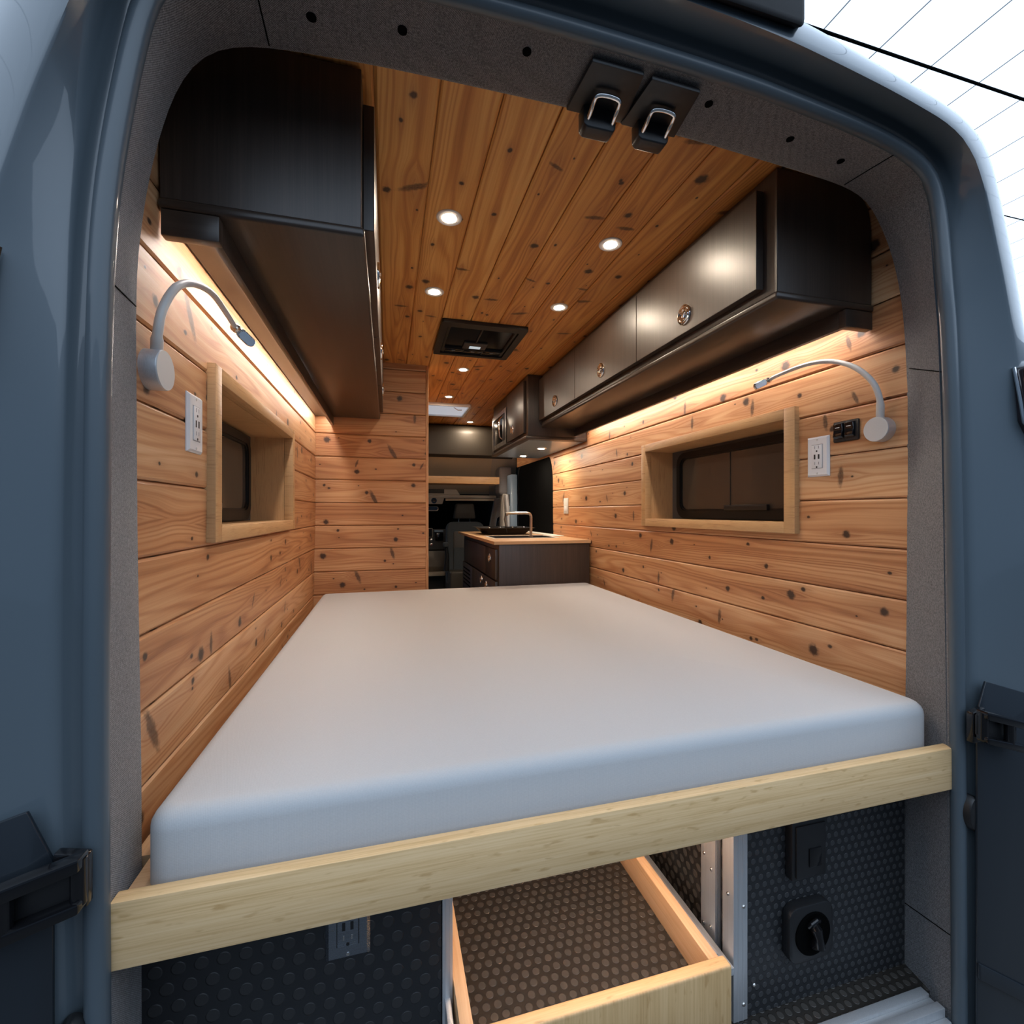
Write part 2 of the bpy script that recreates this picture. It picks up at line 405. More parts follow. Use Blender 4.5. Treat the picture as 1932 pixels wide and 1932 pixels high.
SKIN = polar([(1.46, -1.6), (1.45, -.6), (1.44, -.3), (1.42, .0), (1.40, .15), (1.354, .37), (1.32, .503), (1.27, .654), (1.225, .772), (1.190, .803), (1.087, .834), (.98, .854), (.754, .903), (.60, .925), (.41, .935),
              (.22, .925), (.066, .903), (-.16, .854), (-.267, .834), (-.37, .803), (-.405, .772), (-.45, .654), (-.50, .503), (-.534, .37), (-.58, .15), (-.60, 0), (-.62, -.3), (-.63, -.6), (-.64, -1.6)], 3)
def curve(rad, y, d=0.0, i0=0, i1=NA):
    return [(CX+(rad[i]+d)*cos(ANG[i]), y, CZ+(rad[i]+d)*sin(ANG[i])) for i in range(i0, i1)]
def blend(a, b, t): return [p+(q-p)*t for p, q in zip(a, b)]

# body around the rear opening
OUTo = [r+.026 for r in OUT]
FIL = [r+.047 for r in OUT]
def ss(x, a, b):
    x = max(0, min(1, (x-a)/(b-a))); return x*x*(3-2*x)
def lipy(a):            # how far the outer lip of the body stands out behind the seal: deep over the roof, shallow down the sides
    d = min(math.degrees(a), 180-math.degrees(a)); return .681-.025*ss(d, -25, 10)-.022*ss(d, 25, 62)
LIP = [lipy(a) for a in ANG]
EP = [((CX+r*cos(a))*k/.65, (CZ+r*sin(a))*k/.65) for r, a, k in zip(EDGE, ANG, LIP)]
EDGE = polar([EP[0]]+EP[1:-1:2]+[EP[-1]], 0)
def lip(rad, f, d=0.0):  # f: 0 at the fillet plane, 1 at the lip
    return [(CX+(r+d)*cos(a), .690+(k-.690)*f, CZ+(r+d)*sin(a)) for r, a, k in zip(rad, ANG, LIP)]
rows = [curve(OUT, .712, .004), curve(OUTo, .708), curve(blend(OUTo, FIL, .5), .705), curve(blend(OUTo, FIL, .8), .7015), curve(FIL, .696, -.0006), lip(blend(FIL, EDGE, .03), 0, .0010), lip(blend(FIL, EDGE, .10), .1, .0012)]
for t in (.25, .45, .65, .82, .94, 1): rows.append(lip(blend(FIL, EDGE, t), t))
for t, f in ((.03, 1.014), (.10, 1.007), (.22, .964), (.40, .857), (.62, .643), (.85, .314), (1, 0)):
    rows.append(lip(blend(EDGE, SKIN, t), f))
rows += [curve(SKIN, .75, .018), curve(SKIN, .95, .03), curve(SKIN, 3.0, .034), curve(SKIN, 5.2, .02)]
mb = MB().loft(rows)
struct(obj('wall_rear', mb, M['paint'], ang=60))
# seal bead
struct(obj('trim_1', MB().tube(curve(OUT, .697, .0125), .0135, 14), M['seal']))
# grey fabric surround, in panels with seams
def fab(i0, i1, name):
    g = MB().loft([curve(OUT, .712, .012, i0, i1), curve(OUT, .703, .004, i0, i1), curve(OUT, .700, 0, i0, i1), curve(blend(OUT, INN, .5), .76, .001, i0, i1), curve(INN, .817, 0, i0, i1), curve(INN, .824, .003, i0, i1),
                   curve(INN, .826, .02, i0, i1), curve(INN, .826, .075, i0, i1)])
    return struct(obj(name, g, M['fabric'], ang=50))
def ai(deg): return min(range(NA), key=lambda i: abs(ANG[i]-radians(deg)))
cuts = [0, ai(-43), ai(34), ai(58), ai(122.6), ai(146.4), NA-1]
names = ['trim_2', 'trim_3', 'trim_4', 'trim_5', 'trim_6', 'trim_7']
SURR = [fab(a, min(b+1, NA), names[k]) for k, (a, b) in enumerate(zip(cuts, cuts[1:]))]
# dark backing seen through the narrow seams
def seam(deg0):
    i = ai(deg0)
    return i
g = MB()
for d0 in (-43, 34, 58, 122.6, 146.4):
    i = ai(d0)
    a = curve(OUT, .701, -.0002)[i]; b = curve(INN, .816, -.0004)[i]
    c = curve(blend(OUT, INN, .5), .76, .0006)[i]
    g.tube([a, c, b], .0011, 6)
struct(obj('trim_8', g, M['blackmatte']))

# ------------------------------------------------------------------ studio
g = MB().box(-9, 12, -9, 14, -1.75, -1.70)
struct(obj('floor_studio', g, M['ground']))
t = NT('luminous_ceiling'); u, v, _ = t.sep(t.uv())
fr = t.M('FRACT', t.M('DIVIDE', t.M('SUBTRACT', u, 1.744), .305)); sl = t.M('MINIMUM', fr, t.M('SUBTRACT', 1, fr))
seamf = t.smooth(sl, .006, .016)
t.base((.02, .02, .02, 1)); t.b.inputs['Emission Color'].default_value = (*STUDIO, 1)
t.put(t.b.inputs['Emission Strength'], t.M('MULTIPLY', t.M('ADD', .10, t.M('MULTIPLY', seamf, .90)), STUDIO_E))
g = MB().add([(-5, -6, 2.0), (7.5, -6, 2.0), (7.5, 9, 2.0), (-5, 9, 2.0)], [(0, 3, 2, 1)])
o = obj('ceiling_studio', g, t.m, grain='x'); struct(o)
for y, r, lab in ((1.507, .0062, 'thicker black cable running across the white studio ceiling'), (2.13, .0032, 'thinner black cable low across the white studio ceiling')):
    tag(obj('ceiling_cable', MB().tube([(-4.9, y, 1.985), (7.4, y, 1.985)], r, 10), M['blackmatte']), lab, 'cable')

# ------------------------------------------------------------------ planked shell
def grooved(z0, z1, pitch, off):
    """positions along the wall and depth into it, with bevelled grooves"""
    pts = [(z0, 0)]; k = math.ceil((z0-off)/pitch)
    while off+k*pitch < z1-.006:
        c = off+k*pitch
        if c > z0+.006: pts += [(c-.0058, 0), (c-.0016, .0034), (c-.0013, .010), (c+.0013, .010), (c+.0016, .0034), (c+.0058, 0)]
        k += 1
    pts.append((z1, 0)); return pts
def halfw(z):
    for (z0, h0), (z1, h1) in zip(HW, HW[1:]):
        if z <= z1: return h0+(h1-h0)*(z-z0)/(z1-z0)
    return HW[-1][1]
HW = [(-1.1, .812), (-.4, .797), (0, .789), (.35, .788), (.60, .790), (.72, .788), (.77, .780), (.80, .762), (.818, .735), (.828, .70), (.834, .60)]
WC = .414
def sidewall(name, sgn, pitch, off, mat, ys, hole, zmax):
    prof = grooved(-.56, zmax, pitch, off)
    extra = [hole[2], hole[3]]+[z for z, _ in HW if -.5 < z < zmax]
    zz = sorted(prof+[(e, 0.0) for e in extra]); g = MB()
    rows = []
    for y in ys: rows.append([(WC+sgn*(halfw(z)+d), y, z) for z, d in zz])
    n = len(zz); vs = [p for r in rows for p in r]; fs = []
    for i in range(len(ys)-1):
        for k in range(n-1):
            zc = (zz[k][0]+zz[k+1][0])/2; yc = (ys[i]+ys[i+1])/2
            if hole[0] < yc < hole[1] and hole[2] < zc < hole[3]: continue
            fs.append((i*n+k, (i+1)*n+k, (i+1)*n+k+1, i*n+k+1))
    g.add(vs, fs); o = obj(name, g, mat, grain='y', ang=25); return struct(o)
WY0, WY1, WZ0, WZ1 = 1.165, 1.965, -.032, .287
sidewall('wall_left', -1, .1245, .0505, M['cedar_l'], [.822, WY0, WY1, 2.70], (WY0, WY1, WZ0, WZ1), .832)
sidewall('wall_right', 1, .1240, .0340, M['cedar_r'], [.822, WY0, WY1, 3.285], (WY0, WY1, WZ0, WZ1), .832)
# strip of planking above the sliding door
g = MB().box(1.205, 1.225, 3.285, 4.30, .43, .60)
P = [(1.2045, 3.284, .445)]+[(1.2045, 3.390-.104*cos(radians(9*k)), .18+.25*sin(radians(9*k))) for k in range(11)]+[(1.2045, 3.390, .445)]
g.prism(P, (.006, 0, 0))
struct(obj('trim_9', g, M['cedar_t'], grain='y'))
# partition on the left with its cedar corner strip
pr = grooved(-1.06, .832, .1245, .0505)
g = MB().loft([[(x, 2.66+d, z) for z, d in pr] for x in (-.43, .208)]); g.loft([[(.208, 2.665, -1.06), (.208, 2.665, .832)], [(.208, 3.55, -1.06), (.208, 3.55, .832)]])
struct(obj('wall_front', g, M['cedar_f'], grain='x', ang=25))
struct(obj('trim_10', MB().box(.207, .2225, 2.655, 2.70, -1.06, .831, .0015), M['cedar_t'], grain='z'))
# ceiling
pr = grooved(-.36, 1.18, .125, -.026)
struct(obj('ceiling', MB().loft([[(x, y, .832+d) for x, d in pr] for y in (.80, 4.46)]), M['cedar_c'], grain='y', ang=25))
# floor and aluminium sill
struct(obj('floor', MB().box(-.40, 1.22, .755, 5.2, -1.11, -1.07), M['coin_floor'], grain='x'))
g = MB()
for y0, y1, z1 in ((.742, .760, -1.060), (.728, .742, -1.066), (.712, .728, -1.060), (.700, .712, -1.078)):
    g.box(-.30, 1.15, y0, y1, -1.12, z1, .0015)
struct(obj('trim_11', g, M['alu'], grain='x'))
g = MB().loft([[(x, y, z) for y, z in ((.715, -1.085), (.69, -1.092), (.655, -1.10), (.64, -1.12), (.635, -1.4))] for x in (-.42, 1.30)])
struct(obj('trim_12', g, M['paint'], ang=50))

# ------------------------------------------------------------------ deep-set side windows
def window(name, sgn):
    xs = lambda d: WC+sgn*(.788+d)      # distance behind the wall face
    fw = .034; g = MB()
    y0, y1, z0, z1 = WY0, WY1, WZ0, WZ1
    # four picture-frame boards, standing proud of the wall, and the reveal lining
    X = sorted((xs(-.016), xs(.016)))
    for a in ((y0-fw-.006, y0, z0-fw, z1+fw), (y1, y1+fw, z0-fw, z1+fw), (y0, y1, z1, z1+fw), (y0, y1, z0-fw, z0)):
        g.box(X[0], X[1], *a, .0012)
    fr = struct(obj(name, g, M['oak'], grain='z' if False else 'y'))
    R = sorted((xs(.0165), xs(.135))); g = MB()
    g.box(R[0], R[1], y0-.012, y0, z0-.012, z1+.012); g.box(R[0], R[1], y1, y1+.012, z0-.012, z1+.012)
    g.box(R[0], R[1], y0, y1, z1, z1+.012); g.box(R[0], R[1], y0, y1, z0-.012, z0)
    obj('reveal', g, M['oak'], fr, grain='z')
    # rubber-framed glass with rounded corners
    def rr(a, b, c, d, r, x):
        P = []
        for (cy, cz, s0) in ((b-r, d-r, 0), (a+r, d-r, 90), (a+r, c+r, 180), (b-r, c+r, 270)):
            for k in range(7):
                q = radians(s0+15*k); P.append((x, cy+r*cos(q), cz+r*sin(q)))
        return P
    x = xs(.118); dx = sgn*.012
    g = MB().box(*sorted((xs(.134), xs(.138))), y0-.012, y1+.012, z0-.012, z1+.012)
    obj('outer_skin', g, M['skin_in'], fr)
    ya, yb, za, zb = y0+.006, y1-.055, z0+.004, z1-.014
    g = MB().ring(rr(ya, yb, za, zb, .055, x), rr(ya+.024, yb-.024, za+.034, zb-.024, .038, x), (dx, 0, 0))
    g.ring(rr(ya+.024, yb-.024, za+.034, zb-.024, .038, x+dx*.4), rr(ya+.031, yb-.031, za+.041, zb-.031, .033, x+dx*.4), (dx, 0, 0))
    obj('rubber_frame', g, M['gasket'], fr)
    obj('pane', MB().prism(rr(ya+.02, yb-.02, za+.03, zb-.02, .04, x+dx*.9), (dx*.3, 0, 0)), M['glass'], fr)
    g = MB().box(*sorted((x+dx*.6, x+dx*1.0)), y0+.40, y0+.406, za+.05, zb-.03)
    obj('divider', g, M['glass'], fr)
    g = MB().box(*sorted((x-sgn*.006, x+dx*.6)), y0+.20, y0+.42, za+.034, za+.056, .002)
    obj('pull_tab', g, M['black'], fr)
    return fr
window('window_1', 1); window('window_2', -1)

# ------------------------------------------------------------------ overhead cabinets
def latch(parent, x, y, z, sgn, r=.031):
    """round chrome push-button latch facing -sgn*x"""
    n = (-sgn, 0, 0); c = (x, y, z)
    o = obj('latch', MB().lathe(c, n, [(r, 0), (r, .003), (r*.94, .0055), (r*.84, .0060), (r*.76, .0035), (r*.72, .0030), (r*.66, .0055), (r*.60, .0060), (r*.52, .0040), (r*.44, .0015), (.0005, .0005)], 32), M['chrome'], parent)
    a = radians(30); e1 = Vector((0, cos(a), sin(a))); e2 = Vector((0, -sin(a), cos(a)))
    g = MB()
    for u, v in ((1, 0), (-.5, .87), (-.5, -.87)):
        p = Vector(c)+(e1*u+e2*v)*r*.34; g.tube([Vector(c)+Vector(n)*.004, p+Vector(n)*.0055], [r*.17, r*.13], 10)
    obj('grip', g, M['chrome'], o)
    return o
def overhead(sgn, xf, xface, y0, y1, label):
    wx = lambda z: WC+sgn*(halfw(z)-.004)
    t = thing('overhead_cabinet', label, 'cabinet', ((xf+wx(.5))/2, (y0+y1)/2, .43), 'overhead cabinets along the walls')
    zs = [.53, .60, .72, .77, .795, .81, .82, .827]
    poly = [(xf, y0, .827), (xf, y0, .53)]+[(wx(z), y0, z) for z in zs]
    obj('body', MB().prism(poly, (0, y1-y0, 0), .0012, 1), M['espresso'], t, grain='z')
    X = sorted((xf-sgn*.006, wx(.51)+sgn*.002))
    obj('bottom_rail', MB().box(X[0], X[1], y0-.006, y1, .511, .5295, .006, 3), M['espresso_f'], t, grain='y')
    # valance box along the wall hiding the light strip
    vx0 = WC+sgn*(.788-.092); vx1 = WC+sgn*(.788-.078); g = MB()
    g.box(*sorted((vx0, vx1)), y0+.012, y1, .466, .511, .001)
    e = sorted((vx0-sgn*.001, WC+sgn*.783)); g.box(e[0], e[1], y0-.005, y0+.016, .465, .5105, .003)
    obj('light_valance', g, M['espresso_f'], t, grain='y')
    s = sorted((WC+sgn*(.788-.070), WC+sgn*(.788-.058)))
    obj('led_strip', MB().box(s[0], s[1], y0+.03, y1-.02, .506, .5105), M['led'], t)
    g = [.946, 1.518, 2.098, 2.648]
    for k, (a, b) in enumerate(zip(g, g[1:])):
        d = obj('door', MB().box(*sorted((xf-sgn*.001, xface)), a+(.0015 if k else 0), b-.0015, .551, .797, .0012, 1), M['espresso'], t, grain='z')
        latch(d, xface, (a+b)/2, .606, sgn)
    return t
overhead(1, .902, .880, .905, 2.652, 'dark brown overhead cabinet with three latched doors on the right wall')
overhead(-1, -.048, -.026, .905, 2.648, 'dark brown overhead cabinet on the left wall above the left window')

# upper galley cabinet with microwave
t = thing('upper_galley_cabinet', 'dark brown upper cabinet with a microwave beyond the right overhead cabinet', 'cabinet', (1.0, 3.1, .44))
g = MB().box(.815, 1.196, 2.662, 3.60, .46, .829, .0015); obj('body', g, M['espresso'], t, grain='z')
obj('bottom_rail', MB().box(.800, 1.198, 2.655, 3.61, .440, .460, .004), M['espresso_f'], t, grain='y')
g = MB().box(.83, 1.19, 2.70, 3.58, .4385, .4402); obj('underside', g, M['blue_paint_reflection'], t)  # blue-grey reflection put into the colour of the underside
d = obj('door', MB().box(.797, .8155, 2.70, 3.10, .482, .80, .0012), M['espresso'], t, grain='z'); latch(d, .797, 2.96, .545, 1)
# stainless underside lights
def downlight(x, y, z, label, group, r=.036, lens='spot'):
    t = thing('downlight', label, 'light', (x, y, z-.006), group)
    obj('bezel', MB().lathe((x, y, z+.001), (0, 0, -1), [(r, 0), (r, .0030), (r*.95, .0046), (r*.60, .0046), (r*.57, .0040), (r*.56, .002)], 36), M['bezel'], t)
    obj('lens', MB().lathe((x, y, z-.0012), (0, 0, -1), [(r*.54, 0), (r*.54, .0022), (.0005, .0024)], 32), M[lens], t)
    return t
mw = thing('microwave', 'stainless steel microwave built into the upper galley cabinet', 'microwave', (.83, 3.35, .49))
obj('trim_frame', MB().ring([(.797, 3.13, .478), (.797, 3.57, .478), (.797, 3.57, .735), (.797, 3.13, .735)], [(.797, 3.165, .510), (.797, 3.54, .510), (.797, 3.54, .705), (.797, 3.165, .705)], (.018, 0, 0)), M['steel_l'], mw)
obj('door', MB().box(.800, .814, 3.26, 3.54, .512, .703, .002), M['blackgloss'], mw)
obj('control_panel', MB().box(.800, .814, 3.167, 3.25, .512, .703, .002), M['black'], mw)
obj('handle', MB().tube([(.800, 3.255, .53), (.782, 3.255, .545), (.778, 3.255, .61), (.782, 3.255, .67), (.800, 3.255, .69)], .006, 10), M['chrome'], mw)

# ------------------------------------------------------------------ ceiling fittings
G = 'recessed lights in the cedar ceiling'
for x, y, lab in ((.167, 1.305, 'round recessed ceiling light nearest the left overhead cabinet, front row'), (.667, 1.305, 'round recessed ceiling light nearest the right overhead cabinet, front row'),
                  (.169, 1.758, 'round recessed ceiling light just left of the black vent panel'), (.671, 1.760, 'round recessed ceiling light just right of the black vent panel'),
                  (.424, 2.675, 'round recessed ceiling light directly behind the black vent panel'), (.424, 3.33, 'small recessed ceiling light in front of the white roof vent'),
                  (.732, 4.217, 'farthest recessed ceiling light beyond the white roof vent')):
    downlight(x, y, .832, lab, G)
for x, y, lab in ((1.02, 3.02, 'under-cabinet light nearest the cedar wall below the microwave cabinet'), (1.02, 3.46, 'farther under-cabinet light below the microwave')):
    downlight(x, y, .4385, lab, 'lights under the galley cabinet', lens='spot_u')
t = thing('air_conditioner', 'black ceiling air conditioner panel with a small lit display', 'air conditioner', (.418, 2.2, .80))
x0, x1, y0, y1 = .224, .613, 1.985, 2.408
def rrz(a, b, c, d, r, z):
    P = []
    for (cx, cy, s0) in ((b-r, d-r, 0), (a+r, d-r, 90), (a+r, c+r, 180), (b-r, c+r, 270)):
        for k in range(5):
            q = radians(s0+22.5*k); P.append((cx+r*cos(q), cy+r*sin(q), z))
    return P
obj('surround', MB().ring(rrz(x0, x1, y0, y1, .012, .832), rrz(x0+.032, x1-.032, y0+.050, y1-.028, .006, .832), (0, 0, -.016)), M['black'], t)
obj('inner_bezel', MB().ring(rrz(x0+.036, x1-.036, y0+.054, y1-.032, .01, .834), rrz(x0+.046, x1-.046, y0+.064, y1-.09, .01, .834), (0, 0, -.012)), M['black'], t)
obj('glass_panel', MB().box(x0+.034, x1-.034, y0+.052, y1-.03, .831, .8345), M['blackgloss'], t)
obj('divider', MB().box(.414, .420, y0+.064, y0+.24, .826, .8305), M['black'], t)
obj('control_plate', MB().box(.36, .475, y0+.245, y0+.325, .823, .8305, .001), M['dash'], t)
obj('display', MB().box(.392, .447, y0+.282, y0+.312, .8215, .8235), M['lcd'], t)
for k in range(3):
    b = obj('button', MB().box(.276+k*.098, .276+k*.098+.092, y0+.338, y1-.036, .821, .830, .0015), M['blackgloss'], t)
    obj('icon', MB().box(.312+k*.098, .330+k*.098, y0+.352, y0+.356, .8202, .8212), M['screen'], b)
t = thing('roof_vent', 'white square roof vent in the ceiling beyond the partition', 'vent', (.43, 3.73, .81))
obj('frame', MB().ring(rrz(.20, .625, 3.53, 3.935, .02, .832), rrz(.218, .607, 3.545, 3.92, .015, .832), (0, 0, -.022)), M['white'], t)
obj('dome', MB().box(.219, .606, 3.546, 3.919, .8225, .8295), M['vent_glow'], t)
obj('crank', MB().tube([(.50, 3.62, .822), (.53, 3.61, .80), (.56, 3.60, .80)], .004, 8), M['steel_l'], t)

# ------------------------------------------------------------------ bed
t = thing('bed_platform', 'bed platform with a pale bamboo edge board across the rear opening', 'bed', (.41, 1.6, -.587))
b = MB().prism([(-.343, .700, -.499), (-.343, .700, -.5865), (1.158, .700, -.5865), (1.158, .700, -.499)], (0, .0225, 0), .0022, 2)
obj('front_board', b, M['bamboo'], t, grain='x')
obj('deck', MB().box(-.375, 1.192, .827, 2.62, -.545, -.525), M['birch'], t, grain='y')
obj('deck_lip', MB().box(-.349, 1.15, .723, .827, -.545, -.525), M['birch'], t, grain='x')
obj('led_strip', MB().box(.14, .68, .846, .856, -.5495, -.5455), M['led_bed'], t)
b = bmesh.new(); bmesh.ops.create_cube(b, size=1)
for v in b.verts: v.co = (.417+v.co.x*1.492, 1.66+v.co.y*1.83, -.4735+v.co.z*.103)
bmesh.ops.bevel(b, geom=[e for e in b.edges if abs((e.verts[0].co-e.verts[1].co).z) > .05], offset=.035, segments=6, profile=.5, affect='EDGES')
bmesh.ops.bevel(b, geom=[e for e in b.edges if min(v.co.z for v in e.verts) > -.43], offset=.026, segments=5, profile=.5, affect='EDGES')
tag(obj('mattress', MB().bm(b), M['sheet'], ang=60), 'white fabric mattress filling the van between the cedar walls', 'mattress')

# ------------------------------------------------------------------ garage under the bed
YP = .815
st = thing('storage_compartment', 'storage compartment under the bed clad in black studded rubber with aluminum posts', 'storage', (.41, 1.2, -1.069))
o = obj('studded_panel', MB().box(-.36, .090, YP, YP+.012, -1.069, -.546), M['coin_big'], st, grain='x'); o['label'] = 'black panel with large studs left of the drawer'
o = obj('studded_panel', MB().box(.736, 1.182, YP, YP+.012, -1.069, -.546), M['coin_small'], st, grain='x'); o['label'] = 'black panel with small studs right of the drawer'
obj('studded_panel', MB().box(.716, .728, YP+.03, 2.5, -1.069, -.546), M['coin_side'], st, grain='y')
obj('studded_panel', MB().box(.086, .097, YP+.03, 2.5, -1.069, -.546), M['coin_side'], st, grain='y')
obj('studded_panel', MB().box(.0975, .7155, 2.49, 2.5, -1.069, -.546), M['coin_side'], st, grain='x')
def post(x0, x1, y0, y1, screws):
    g = MB().box(x0, x1, y0, y1, -1.069, -.547, .0012)
    for k in (1, 2): g.box(x0+(x1-x0)*k/3-.0006, x0+(x1-x0)*k/3+.0006, y0-.0004, y0+.002, -1.069, -.547)
    p = obj('post', g, M['alu'], st); p['label'] = 'aluminum post'
    for n, c in screws: obj('screw', MB().lathe(c, n, [(.0042, -.001), (.0042, .0008), (.003, .0022), (.0005, .0026)], 14), M['steel_l'], p)
post(.092, .110, YP-.004, YP+.026, [((0, -1, 0), (.1005, YP-.004, -.885))])
post(.697, .7325, YP-.004, YP+.030, [((0, -1, 0), (.722, YP-.004, -.83)), ((0, -1, 0), (.722, YP-.004, -1.035)), ((-1, 0, 0), (.697, YP+.012, -.81)), ((-1, 0, 0), (.697, YP+.012, -1.02))])
post(.699, .7155, .870, .918, [((-1, 0, 0), (.699, .882, -.80)), ((-1, 0, 0), (.699, .906, -.78)), ((-1, 0, 0), (.699, .884, -.93)), ((-1, 0, 0), (.699, .908, -.94))])
g = MB().box(.612, .690, .80, 2.3, -.955, -.940, .001); g.box(.642, .650, .80, 2.3, -.938, -.90)
obj('drawer_rail', g, M['alu'], st)
obj('screw', MB().lathe((.752, YP, -1.006), (0, -1, 0), [(.0042, -.001), (.0042, .0008), (.003, .0022), (.0005, .0026)], 14), M['steel_l'], st)
# drawer
t = thing('drawer', 'pale wooden pull-out drawer lined with studded rubber under the bed', 'drawer', (.36, 1.1, -.93))
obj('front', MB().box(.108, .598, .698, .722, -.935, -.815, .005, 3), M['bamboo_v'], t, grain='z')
obj('side', MB().box(.112, .134, .7225, 1.90, -.925, -.832, .0015), M['birch'], t, grain='y')
obj('side', MB().box(.576, .598, .7225, 1.90, -.925, -.832, .0015), M['birch'], t, grain='y')
obj('back', MB().box(.134, .576, 1.88, 1.90, -.925, -.832), M['birch'], t, grain='x')
obj('liner', MB().box(.1345, .5755, .7225, 1.88, -.912, -.898), M['coin_floor'], t, grain='x')
for x in (.101, .6075):
    obj('slide', MB().box(x-.005, x+.005, .76, 1.9, -.895, -.852, .001), M['alu'], t)
# stainless socket
def outlet(name, label, c, nrm, wv, mats, w=.070, h=.115, group=None):
    """decorator outlet: c centre on the wall face, nrm outward, wv the width direction"""
    n = Vector(nrm); wv = Vector(wv); c = Vector(c); up = Vector((0, 0, 1))
    t = thing(name, label, 'outlet', c-up*h/2, group)
    def bx(a0, a1, b0, b1, d0, d1, bev=0.0):
        P = [c+wv*a0+up*b0+n*d0, c+wv*a1+up*b0+n*d0, c+wv*a1+up*b1+n*d0, c+wv*a0+up*b1+n*d0]
        return MB().prism(P, n*(d1-d0), bev, 2)
    g = MB(); P0 = [(-w/2, -h/2), (w/2, -h/2), (w/2, h/2), (-w/2, h/2)]
    i = .005; R = []
    for d, k in ((0, 0), (.002, 0), (.0065, i)):
        R.append([tuple(c+wv*(a-math.copysign(k, a))+up*(b-math.copysign(k, b))+n*d) for a, b in P0])
    g.loft(R, True); g.add(R[-1], [(0, 1, 2, 3)])
    obj('plate', g, mats[0], t, ang=20)
    f = obj('receptacle', bx(-.0165, .0165, -.0335, .0335, .0055, .0085, .0006), mats[1], t)
    g = MB()
    obj('gap', bx(-.0178, .0178, -.0348, .0348, .0058, .0067), mats[-1] if len(mats) > 5 else mats[2], t)
    for s in (-1, 1):
        k = MB()
        for a in (-.0064, .0064):
            P = bx(a-.0009, a+.0009, s*.023-.0035+.003, s*.023+.0045+.003, .0083, .0088); k.v += []; k.add(P.v, P.f)
        obj('slot', k, mats[3], f)
        obj('ground_hole', MB().lathe(c+up*(s*.023-.0075)+n*.0082, n, [(.0026, 0), (.0026, .0007), (.0005, .0007)], 12), mats[2], f)
        obj('usb_port', bx(s*.0065-.0025, s*.0065+.0025, -.0075, .0060, .0083, .0089), mats[2], f)
        obj('screw', MB().lathe(c+up*(s*.0485)+n*.0062, n, [(.0028, 0), (.0028, .0010), (.0005, .0014)], 12), mats[4], t)
    return t
WM = (M['white'], M['white'], M['black'], M['greypad'], M['white_s'], M['greypad'])
lw = lambda z: WC-halfw(z); rw = lambda z: WC+halfw(z)
outlet('wall_outlet', 'white outlet with USB ports on the left wall below the reading lamp', (lw(.175), 1.050, .175), (1, 0, 0), (0, -1, 0), WM, group='white wall outlets')
outlet('wall_outlet', 'white outlet with USB ports on the right wall beside the window', (rw(.160), 1.058, .160), (-1, 0, 0), (0, 1, 0), WM, group='white wall outlets')
outlet('steel_outlet', 'stainless steel outlet on the studded panel under the bed', (-.064, YP, -.683), (0, -1, 0), (1, 0, 0), (M['steel'], M['steel'], M['black'], M['steel_l'], M['steel_l']))
# dark boxes on the right studded panel
t = thing('switch_box', 'square black box on the right studded panel, just under the bed board', 'box', (.876, .80, -.79))
obj('case', MB().box(.832, .925, .795, YP, -.79, -.664, .004), M['black'], t)
obj('cover', MB().box(.840, .918, .791, .7955, -.782, -.672, .001), M['black'], t)
obj('rocker', MB().box(.872, .904, .7885, .7915, -.762, -.722, .001), M['blackgloss'], t)
t = thing('shower_port', 'rounded black port with a twist knob low on the right studded panel', 'port', (.878, .80, -.965))
def rry(a, b, c, d, r, y):
    P = []
    for (cx, cz, s0) in ((b-r, d-r, 0), (a+r, d-r, 90), (a+r, c+r, 180), (b-r, c+r, 270)):
        for k in range(6):
            q = radians(s0+18*k); P.append((cx+r*cos(q), y, cz+r*sin(q)))
    return P
g = MB().prism(rry(.823, .942, -.968, -.846, .026, YP), (0, -.022, 0), .004, 2); obj('housing', g, M['black'], t)
obj('recess', MB().lathe((.884, .793, -.908), (0, -1, 0), [(.046, 0), (.046, .002), (.043, .003), (.040, .001), (.0005, .0006)], 32), M['blackmatte'], t)
g = MB()
for k in range(3): pass
g.tube([(.884, .792, -.886), (.882, .782, -.892), (.884, .778, -.905), (.886, .780, -.920), (.884, .792, -.931)], [.010, .012, .0085, .013, .010], 14)
g.tube([(.872, .792, -.890), (.874, .786, -.880), (.886, .785, -.874), (.896, .789, -.880)], .005, 10)
obj('knob', g, M['blackgloss'], t)

